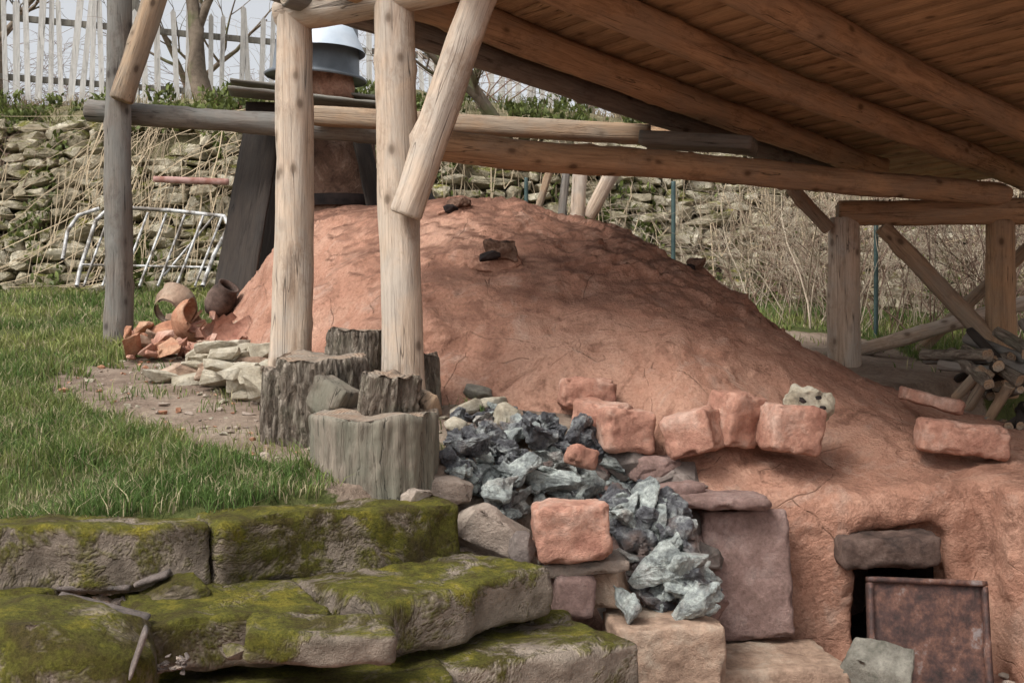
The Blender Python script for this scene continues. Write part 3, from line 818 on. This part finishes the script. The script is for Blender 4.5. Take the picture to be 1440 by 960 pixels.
o = lathe('pot_body', [(.0,0),(.17,0),(.175,.1),(.16,.22),(.15,.36),(.0,.36)], M['clay'], ch, wob=.05); o.location = P(467,141,9.05)-cl
o = lathe('inverted_tub', [(.40,.0),(.41,.012),(.39,.03),(.345,.05),(.335,.20),(.31,.44),(.28,.47),(.0,.48)], M['zinc'], ch, 48); o.location = P(444,112,9.1)-cl
o.rotation_euler = (.05,.06,0)
o = lathe('tub_lid', [(.345,0),(.30,.10),(.25,.2),(.0,.24)], M['enamel'], ch, 48); o.location = P(452,76,8.98)-cl

# ------------------------------------------------------------------ pots and pale stones
pp = empty('broken_pots', P(270,455,8.3)); pl = pp.location.copy()
def pc(o, q, rt): o.location = q-pl; o.rotation_euler = rt; o.parent = pp; return o
bowl = [(.10,.0),(.12,.05),(.15,.12),(.17,.16),(.155,.165),(.13,.12),(.1,.06),(.085,.0)]
pc(lathe('pot_rim', bowl, M['sand'], None, wob=.05, broken=.3, seed=2), P(234,438,8.4), (-1.1,.5,0))
def jarp(s): return [(r_*s, z_*s) for r_, z_ in [(.0,.0),(.10,.0),(.12,.05),(.14,.1),(.15,.15),(.15,.2),(.14,.25),(.12,.3),(.105,.3),(.125,.25),(.135,.2),(.135,.15),(.12,.1),(.0,.03)]]
pc(lathe('jar_fragment', jarp(1.0), M['terra'], None, wob=.04, broken=.7, seed=1), P(262,462,8.2), (.9,1.0,0))
pc(lathe('jar_fragment', jarp(1.1), M['brick'], None, wob=.05, broken=.9, seed=3), P(290,482,7.9), (1.0,.6,.8))
pc(lathe('jar_fragment', jarp(.8), M['terra'], None, wob=.05, broken=.8, seed=5), P(212,478,8.1), (1.4,-.5,2))
pc(lathe('dark_jug', [(.0,.0),(.07,.0),(.10,.06),(.11,.12),(.10,.18),(.075,.22),(.085,.25),(.07,.25),(.06,.22),(.08,.18)], M['lintel'], None, wob=.04), P(300,440,8.4), (.3,.6,0))
a_ = Acc()
for n in range(90):
    px = random.uniform(178,345); py = 432+random.random()*78
    s_ = random.uniform(.06,.2)
    Vv, Ff = hull_rock((s_,s_*.8,s_*.4), n+4100, 12, 1, .08, .8)
    q = P(px, py, 8.35-(py-440)/50*.55); g_ = gz(q.x, q.y); q.z = g_+.03+abs(random.gauss(0,.07))
    a_.add(Vv, Ff, q-pl, (random.gauss(0,.6),random.gauss(0,.6),random.random()*6), random.choice([0,0,1,1,2]))
for n in range(5):
    Vv, Ff = rbox((.22,.11,.08), .01, .02, .008, n+70, 8, .03)
    q = P(random.uniform(250,335), random.uniform(440,480), 8.1); q.z = gz(q.x,q.y)+.1
    a_.add(Vv, Ff, q-pl, (random.gauss(0,.4),random.gauss(0,.4),random.random()*6), 1)
a_.obj('shards', [M['terra'], M['brick'], M['sand']], False, pp)
a_ = Acc()
for n in range(70):
    t_ = random.uniform(.2,1)
    x = -2.3+t_*1.2+random.uniform(-.12,.12); y = 7.3-t_*1.15+random.uniform(-.2,.2)
    lay = random.choice([0,0,1,1,2,2,3]) if .4 < t_ < .97 else random.choice([0,0,1])
    b_ = random.uniform(.7,1.4)
    dm = (b_*random.uniform(.16,.28), b_*random.uniform(.12,.18), b_*random.uniform(.05,.10))
    Vv, Ff = hull_rock(dm, n+4200, 26, 1, .08, boxy=1.0)
    a_.add(Vv, Ff, (x,y,gz(x,y)+.03+lay*.065), (random.uniform(-.2,.2),random.uniform(-.2,.2),random.uniform(-.7,.7)), random.choice([0,0,0,1]))
a_.obj('limestone_pile', [M['pale'], M['sand']], False)
a_ = Acc()
for n in range(900):
    x = random.uniform(-3.0,-.2); y = random.uniform(4.5,8)
    if not inpoly(np.array([x]), np.array([y]), SOIL)[0] or inpoly(np.array([x]), np.array([y]), FOOT)[0]: continue
    s_ = abs(random.gauss(0,.02))+.008
    Vv, Ff = hull_rock((s_*1.5,s_,s_*.6), n+4500, 10, 0, .05); a_.add(Vv, Ff, (x,y,gz(x,y)+s_*.1), (0,0,random.random()*6), n % 3)
a_.obj('gravel', [M['pale'], M['boulder'], M['terra']], False)

# ------------------------------------------------------------------ grass
def blades(name, x, y, z, h, w, cols, mat, lean=.5, tipdir=None):
    n = len(x); az = RNG.uniform(0, 2*np.pi, n); la = RNG.uniform(0, 2*np.pi, n)
    lm = np.abs(RNG.normal(0, lean, n))*h
    if tipdir is not None: la = tipdir
    wx = np.cos(az)*w/2; wy = np.sin(az)*w/2; lx = np.cos(la)*lm; ly = np.sin(la)*lm
    Vs = np.empty((n, 5, 3))
    Vs[:,0] = np.stack([x-wx, y-wy, z-.01], 1); Vs[:,1] = np.stack([x+wx, y+wy, z-.01], 1)
    Vs[:,2] = np.stack([x+wx*.8+lx*.3, y+wy*.8+ly*.3, z+h*.55], 1); Vs[:,3] = np.stack([x-wx*.8+lx*.3, y-wy*.8+ly*.3, z+h*.55], 1)
    Vs[:,4] = np.stack([x+lx, y+ly, z+h], 1)
    me = bpy.data.meshes.new(name); me.vertices.add(n*5); me.vertices.foreach_set('co', Vs.ravel())
    b = np.arange(n)*5
    loops = np.stack([b,b+1,b+2,b+3, b+3,b+2,b+4], 1).ravel().astype(np.int32)
    me.loops.add(n*7); me.loops.foreach_set('vertex_index', loops)
    me.polygons.add(n*2)
    ls = np.stack([np.arange(n)*7, np.arange(n)*7+4], 1).ravel().astype(np.int32)
    me.polygons.foreach_set('loop_start', ls)
    me.update(calc_edges=True)
    ca = me.color_attributes.new('Col', 'FLOAT_COLOR', 'POINT')
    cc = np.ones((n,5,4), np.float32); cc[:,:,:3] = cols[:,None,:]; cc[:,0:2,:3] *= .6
    ca.data.foreach_set('color', cc.ravel()); me.materials.append(mat)
    o = bpy.data.objects.new(name, me); COL.objects.link(o); return o
def vn(x, y, f, o=0):
    return np.array([noise.noise(Vector((a*f+o, b*f, o))) for a, b in zip(x, y)])
X_, Y_, SC = [], [], []
for y0, y1, n, s_ in ((3.7,5.2,60000,1.0),(5.2,7,70000,1.1),(7,9.5,50000,1.5),(9.5,12.8,36000,2.0)):
    y = RNG.uniform(y0, y1, n); x = RNG.uniform(-.62*y1, .0, n)
    X_.append(x); Y_.append(y); SC.append(np.full(n, s_))
n = 22000; X_.append(RNG.uniform(2,6,n)); Y_.append(RNG.uniform(8.2,13,n)); SC.append(np.full(n, 2.0))
x = np.concatenate(X_); y = np.concatenate(Y_); s_ = np.concatenate(SC)
jx = x+vn(x, y, 4)*.35; jy = y+vn(x, y, 4, 5)*.35
ok = ~inpoly(jx, jy, SOIL) | ((RNG.random(len(x)) < .10*(vn(x,y,3,9) > .05)))
s1 = (x+1.02)*.62-(y-4.0)*.78; sA = (4.05+.385*(x+1.05)-y)*.93
ok &= (s1 < -.24+vn(x,y,9)*.08) & ((sA < -.24+vn(x,y,9)*.08) | (x > -.9)) & ~inpoly(x, y, FOOT)
ok &= (np.sqrt((x+.59)**2+(y-4.92)**2) > .28) & (vn(x, y, 2.2, 3)*1.4+RNG.random(len(x))*.9 > .02)
x, y, s_ = x[ok], y[ok], s_[ok]
z = ground(x, y)+np.array([noise.fractal(Vector((a*1.3, b*1.3, 0)), .9, 2, 4) for a, b in zip(x, y)])*.03
cl1 = vn(x, y, 2.5, 7); cl2 = vn(x, y, .8, 2); cl3 = vn(x, y, 5, 17)
h = (.03+.058*RNG.random(len(x))**1.8)*(1+.9*np.clip(cl1, -.6, 1))*(.8+.2*s_)
base = np.stack([np.full(len(x), .10), np.full(len(x), .165), np.full(len(x), .042)], 1)
yel = np.array([.28,.30,.095]); dry = np.array([.42,.36,.22])
f1 = np.clip(.4+cl2*1.2+cl3*.6+RNG.normal(0,.25,len(x)), 0, 1)[:,None]
cols = base*(1-f1)+yel*f1
f2 = (RNG.random(len(x)) < .15+.45*np.clip(-cl1+cl3*.5,0,1))[:,None]
cols = np.where(f2, dry, cols)*RNG.uniform(.65,1.3,len(x))[:,None]
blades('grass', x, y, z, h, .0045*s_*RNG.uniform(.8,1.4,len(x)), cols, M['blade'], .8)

# ------------------------------------------------------------------ dry stone terrace wall
a_ = Acc()
def ywall(x): return 12.3+.9*float(sst(-1,4,x))+.25*math.sin(x*.7)
rows = 17
tq = np.linspace(0,1,200); pr = sst(0,1,tq)
for r_ in range(rows):
    f = r_/rows
    tt_ = float(np.interp(f+.02, pr, tq))
    x = -8.5
    while x < 7.5:
        l_ = random.choice([.12,.18,.26,.36,.5])*random.uniform(.8,1.2); hh = random.uniform(.09,.17)
        xx = x+l_/2; x += l_+random.uniform(-.02,.04)
        if noise.noise(Vector((xx*.7, f*3, 4))) > .36: continue
        yy = ywall(xx)+tt_*1.25; zz = float(ground(xx, ywall(xx)-.05))+2.05*f+.06+.05*noise.noise(Vector((xx*1.1, r_, 0)))
        Vv, Ff = hull_rock((l_, .34, hh), int(r_*1000+xx*37)+9000, 34, 1, .08, boxy=1.0, bev=.05)
        a_.add(Vv, Ff, (xx, yy-.12+random.uniform(-.06,.06), zz), (random.uniform(-.1,.1), random.gauss(0,.08), random.uniform(-.15,.15)), 0)
a_.obj('dry_stone_wall', [M['wallstone']], False)

surf = ground
n = 11000
x = RNG.uniform(-8.5,7.5,n); yw_ = 12.3+.9*sst(-1,4,x)+.25*np.sin(x*.7)
y = yw_+RNG.uniform(-.25,2.9,n)
keep = (vn(x, y, 1.1, 11)+RNG.random(n)*.4 > .26) | (y > yw_+1.3)
x, y = x[keep], y[keep]; z = surf(x, y); n = len(x)
h = RNG.uniform(.05,.16,n); cols = np.array([.50,.41,.27])*RNG.uniform(.5,1.25,n)[:,None]
gmask = vn(x, y, .9, 21) > .0; cols[gmask] = np.array([.19,.21,.06])*RNG.uniform(.6,1.3,gmask.sum())[:,None]
blades('dry_grass', x, y-.06, z, h, .012*RNG.uniform(.5,1.4,n), cols, M['straw'], 1.2, tipdir=RNG.normal(-np.pi/2, .9, n))
def strands(name, n, xr, seedo, mat, col):
    Vs = []; Fs = []; cs = []
    for k in range(n):
        x0 = random.uniform(*xr)
        if noise.noise(Vector((x0*1.3, seedo, 0))) < .05: continue
        yw0 = ywall(x0); t0 = random.uniform(.35,1.0); g_ = random.uniform(.4,1.2)
        cc1 = [c_*g_ for c_ in col]; px_ = x0; w = random.uniform(.003,.006)
        m = random.randint(6,16); b = len(Vs)
        out = random.uniform(.06,.3); dx = random.gauss(0,.06)
        for i in range(m):
            tt1 = t0-i*.04*(1 if abs(dx) < .06 else .4); yy = yw0+tt1*1.25
            zz = float(surf(px_, max(yy, yw0-.3)))+.05
            dx += random.gauss(0,.03); px_ += dx
            q = (px_, yy-.12-out*math.sin(i/m*2.6), zz+out*.4*(1-i/m))
            Vs += [(q[0]-w, q[1], q[2]+w*.5), (q[0]+w, q[1]-w, q[2]-w*.5)]; cs += [cc1, cc1]
            if i: Fs.append((b+2*i-2, b+2*i-1, b+2*i+1, b+2*i))
    o = mk(name, Vs, Fs, mat, None, False)
    ca = o.data.color_attributes.new('Col', 'FLOAT_COLOR', 'POINT')
    ca.data.foreach_set('color', np.concatenate([np.array(cs), np.ones((len(cs),1))], 1).astype(np.float32).ravel())
strands('dead_vines', 2000, (-8,7.5), 3, M['straw'], (.42,.33,.22))
n = 46000
x = RNG.uniform(-8.5,7.5,n); y = 12.3+.9*sst(-1,4,x)+.25*np.sin(x*.7)+RNG.uniform(-.2,2.4,n)
keep = vn(x, y, 1.6, 31)+.5*vn(x, y, 5, 3)+RNG.normal(0,.06,n) > .16
x, y = x[keep], y[keep]; n = len(x); z = surf(x, y)+RNG.uniform(.0,.16,n)
cols = np.array([.12,.145,.04])*RNG.uniform(.45,1.6,n)[:,None]
blades('ivy', x, y-.24, z, RNG.uniform(.03,.07,n), RNG.uniform(.03,.06,n), cols, M['leaf'], 1.2)

# ------------------------------------------------------------------ picket fence
a_ = Acc()
f0 = Vector((-9.2,13.75,0)); f1_ = Vector((1.2,17.2,0)); fd = f1_-f0; L = fd.length; s_ = 0
yaw = math.atan2(fd.y, fd.x)
while s_ < L:
    q = f0+fd*(s_/L); w = random.uniform(.06,.085); hh = random.uniform(1.22,1.45)
    if random.random() > .06:
        hw = w/2; th = .012
        Vv = [(-hw,-th,0),(hw,-th,0),(hw,th,0),(-hw,th,0),(-hw,-th,hh),(hw,-th,hh),(hw,th,hh),(-hw,th,hh),(0,-th,hh+.05),(0,th,hh+.05)]
        Ff = [(0,1,5,4),(2,3,7,6),(1,2,6,5),(3,0,4,7),(4,5,8),(6,7,9),(5,6,9,8),(7,4,8,9),(3,2,1,0)]
        a_.add(Vv, Ff, (q.x,q.y-.04,3.12+random.uniform(-.04,.04)), (random.gauss(0,.02), random.gauss(0,.04), yaw), 0)
    s_ += w+random.uniform(.045,.075)
for hz in (.25, 1.02):
    Vv, Ff = rbox((L,.05,.08), .005, .5, 0, 1); c_ = (f0+f1_)/2; a_.add(Vv, Ff, (c_.x,c_.y+.01,3.12+hz), (0,.012,yaw), 1)
for n in range(6):
    q = f0+fd*(n/5); Vv, Ff = rbox((.11,.11,1.7), .01, .2, 0, 1); a_.add(Vv, Ff, (q.x,q.y+.1,3.75), (0,0,yaw), 1)
a_.obj('picket_fence', [M['picket'], M['grey_board']], False)

# ------------------------------------------------------------------ bare trees, shrubs
def branchmesh(seed, length, r, depth, spread=.6, kids=(3,5), up=.15, segs=5, minr=.004, sag=0, jit=.13):
    rnd = random.Random(seed); V = []; F = []
    def tube(p, d, L, r0, lvl):
        sides = 7 if lvl == 0 and r0 > .02 else (5 if lvl == 1 and r0 > .02 else 3)
        n = segs; b = len(V); pts_ = []
        for i in range(n+1):
            rr = r0*(1-.75*i/n)
            q = d.to_track_quat('Z','Y')
            for k in range(sides):
                a = 2*math.pi*k/sides; V.append(tuple(p+q@Vector((rr*math.cos(a), rr*math.sin(a), 0))))
            pts_.append((p.copy(), d.copy(), rr))
            p = p+d*(L/n)
            d = (d+Vector((rnd.gauss(0,jit), rnd.gauss(0,jit), rnd.gauss(0,.1)+up*.25-sag*i/n))).normalized()
        for i in range(n):
            for k in range(sides):
                F.append((b+i*sides+k, b+i*sides+(k+1) % sides, b+(i+1)*sides+(k+1) % sides, b+(i+1)*sides+k))
        if lvl < depth:
            for _ in range(rnd.randint(*kids)):
                i = rnd.randint(1 if lvl else 2, n); pp_, dd, rr = pts_[i]
                nd = (dd+Vector((rnd.gauss(0,spread), rnd.gauss(0,spread), rnd.gauss(0,spread*.6)+up))).normalized()
                tube(pp_, nd, L*rnd.uniform(.45,.8), max(rr*.7, minr), lvl+1)
    return V, F, tube
def tree(name, loc, seed, length, r, depth, mat, d=Vector((0,0,1)), **kw):
    V, F, tube = branchmesh(seed, length, r, depth, **kw)
    tube(Vector((0,0,-.1)), d.normalized(), length, r, 0)
    return place(mk(name, V, F, mat), loc)
for q, sd, L_, r_ in [((-4.0,14.9,3.1),1,2.8,.15),((-7.4,16.5,3.2),3,3.2,.12),((-1.2,17.5,3.2),4,3.0,.12),((.0,13.3,1.6),5,2.6,.13),((1.6,16.5,3.0),6,2.6,.12),((-5.9,20,3.2),7,3.4,.13),((3.4,17,3.0),9,3,.12)]:
    tree('bare_tree', q, sd, L_, r_, 4, M['twig'], d=Vector((random.uniform(-.3,.3),0,1)), kids=(3,5), minr=.006)
def shrub(name, seed, n, L_, mat, r=.012, spread=.8, sag=0.0, depth=2, jit=.22, bs=.8):
    V, F, tube = branchmesh(seed, L_, r, depth, spread=bs, kids=(2,4), up=.0, minr=.003, sag=sag, jit=jit, segs=6)
    rnd = random.Random(seed)
    for _ in range(n):
        tube(Vector((rnd.uniform(-.6,.6), rnd.uniform(-.3,.3), -.05)), Vector((rnd.gauss(0,spread), rnd.gauss(0,spread), 1)).normalized(), L_*rnd.uniform(.6,1.2), r*rnd.uniform(.5,1.2), 0)
    return place(mk(name, V, F, mat), (0,0,0))
def scatter(bases, spots):
    for cnt, (x_, y_, s_) in enumerate(spots):
        src = bases[cnt % len(bases)]
        zz = float(ground(x_, y_))-.05
        if cnt < len(bases): src.location = (x_,y_,zz); src.scale = (s_,)*3
        else:
            o = bpy.data.objects.new(src.name.split('.')[0], src.data); COL.objects.link(o)
            o.location = (x_,y_,zz); o.rotation_euler = (0,0,random.random()*6); o.scale = (s_*random.uniform(.8,1.25),)*3
spots = []
for n in range(10): spots.append((random.uniform(-8.5,-1), 15.6+random.random()*3.5, 1.2))
for n in range(12): spots.append((random.uniform(-.5,6.5), 14.6+random.random()*2.5, 1.3))
for n in range(11): spots.append((random.uniform(1.0,6.5), 12.2+random.random()*.9, .9))
for n in range(4): spots.append((random.uniform(-8,-5.5), 12.6+random.random()*1.2, .6))
scatter([shrub('bare_shrub', 100+i, 13, 1.3, M['twigpale'] if i == 1 else M['twigred'], .009, sag=.3) for i in range(3)], spots)
spots = []
for n in range(20): spots.append((random.uniform(2.6,6.4), 9.9+random.random()*2.4, 1.0))
scatter([shrub('bramble_bush', 200+i, 16, 1.35, M['twigred'] if i else M['twigpale'], .008, .4, .12, 2, .11, .45) for i in range(2)], spots)

# ------------------------------------------------------------------ metal rack, red board, posts
rk = empty('metal_bike_rack', P(210,350,11.6)); rl = rk.location.copy()
def bar(nm, pl_, r=.016):
    cu = bpy.data.curves.new(nm, 'CURVE'); cu.dimensions = '3D'; cu.bevel_depth = r; cu.bevel_resolution = 3
    sp = cu.splines.new('POLY'); sp.points.add(len(pl_)-1)
    for i, q in enumerate(pl_): q = q-rl; sp.points[i].co = (q.x,q.y,q.z,1)
    o = bpy.data.objects.new(nm, cu); cu.materials.append(M['bar']); COL.objects.link(o)
    m_ = evald(o); bpy.data.objects.remove(o)
    o = bpy.data.objects.new(nm, m_); COL.objects.link(o); o.parent = rk
bar('frame', [P(108,402,11.5),P(112,380,11.6),P(135,310,11.85),P(150,296,11.9),P(175,292,11.9),P(240,296,11.9),P(315,304,11.9),P(322,318,11.85),P(300,360,11.7),P(285,402,11.5)], .022)
bar('frame_inner', [P(88,365,11.5),P(95,325,11.75),P(110,303,11.85),P(140,293,11.9)], .02)
for k in range(7):
    bar('rung', [P(128+k*26+28,296+k*1.5,11.88), P(118+k*26,402,11.5)], .013)
bar('cross_bar', [P(115,372,11.62), P(295,376,11.62)], .012)
bar('brace_bar', [P(230,388,11.6), P(300,305,11.88)], .012)
timber('red_plank', P(215,252,12.25), P(322,256,12.35), .05, .07, M['redb'])
timber('red_plank', P(300,140,13.9), P(372,158,14.0), .05, .12, M['redb'])
for q in [(947,255,372,10.5),(1232,315,475,10.0),(740,250,300,11.5)]:
    o = log('fence_post', P(q[0],q[1],q[3]), P(q[0],q[2]+30,q[3]), .02, .02, M['gpost'], sides=10, bend=0, knob=0)

# ------------------------------------------------------------------ world, light, camera
W_ = bpy.data.worlds.new('World'); S.world = W_; W_.use_nodes = True
nt = W_.node_tree; bg = nt.nodes['Background']
sky = nt.nodes.new('ShaderNodeTexSky'); sky.sky_type = 'NISHITA'; sky.sun_disc = False
EL = math.radians(52); AZv = Vector((-.72,-.69)).normalized()
sky.sun_elevation = EL; sky.sun_rotation = math.atan2(AZv.x, AZv.y); sky.air_density = 1.0; sky.dust_density = 5.0; sky.ozone_density = 1
hs = nt.nodes.new('ShaderNodeHueSaturation'); hs.inputs['Saturation'].default_value = .18; hs.inputs['Value'].default_value = 1.5
nt.links.new(sky.outputs[0], hs.inputs['Color']); nt.links.new(hs.outputs[0], bg.inputs['Color'])
bg.inputs['Strength'].default_value = .15
ld = bpy.data.lights.new('sun', 'SUN'); ld.energy = 2.0; ld.angle = math.radians(20); ld.color = (1,.97,.91)
lo = bpy.data.objects.new('sun', ld); COL.objects.link(lo)
sd = Vector((AZv.x*math.cos(EL), AZv.y*math.cos(EL), math.sin(EL)))
lo.rotation_mode = 'QUATERNION'; lo.rotation_quaternion = sd.to_track_quat('Z','Y'); lo.location = (-5,-5,9)
cd = bpy.data.cameras.new('camera'); cam = bpy.data.objects.new('camera', cd); COL.objects.link(cam)
cd.lens = 40; cd.sensor_width = 36; cd.clip_end = 600; cd.clip_start = .05
cam.location = (0,0,0); cam.rotation_euler = (math.radians(90),0,0)
S.camera = cam
S.view_settings.view_transform = 'Standard'; S.view_settings.look = 'None'; S.view_settings.exposure = 0
print('verts', sum(len(m.vertices) for m in bpy.data.meshes))
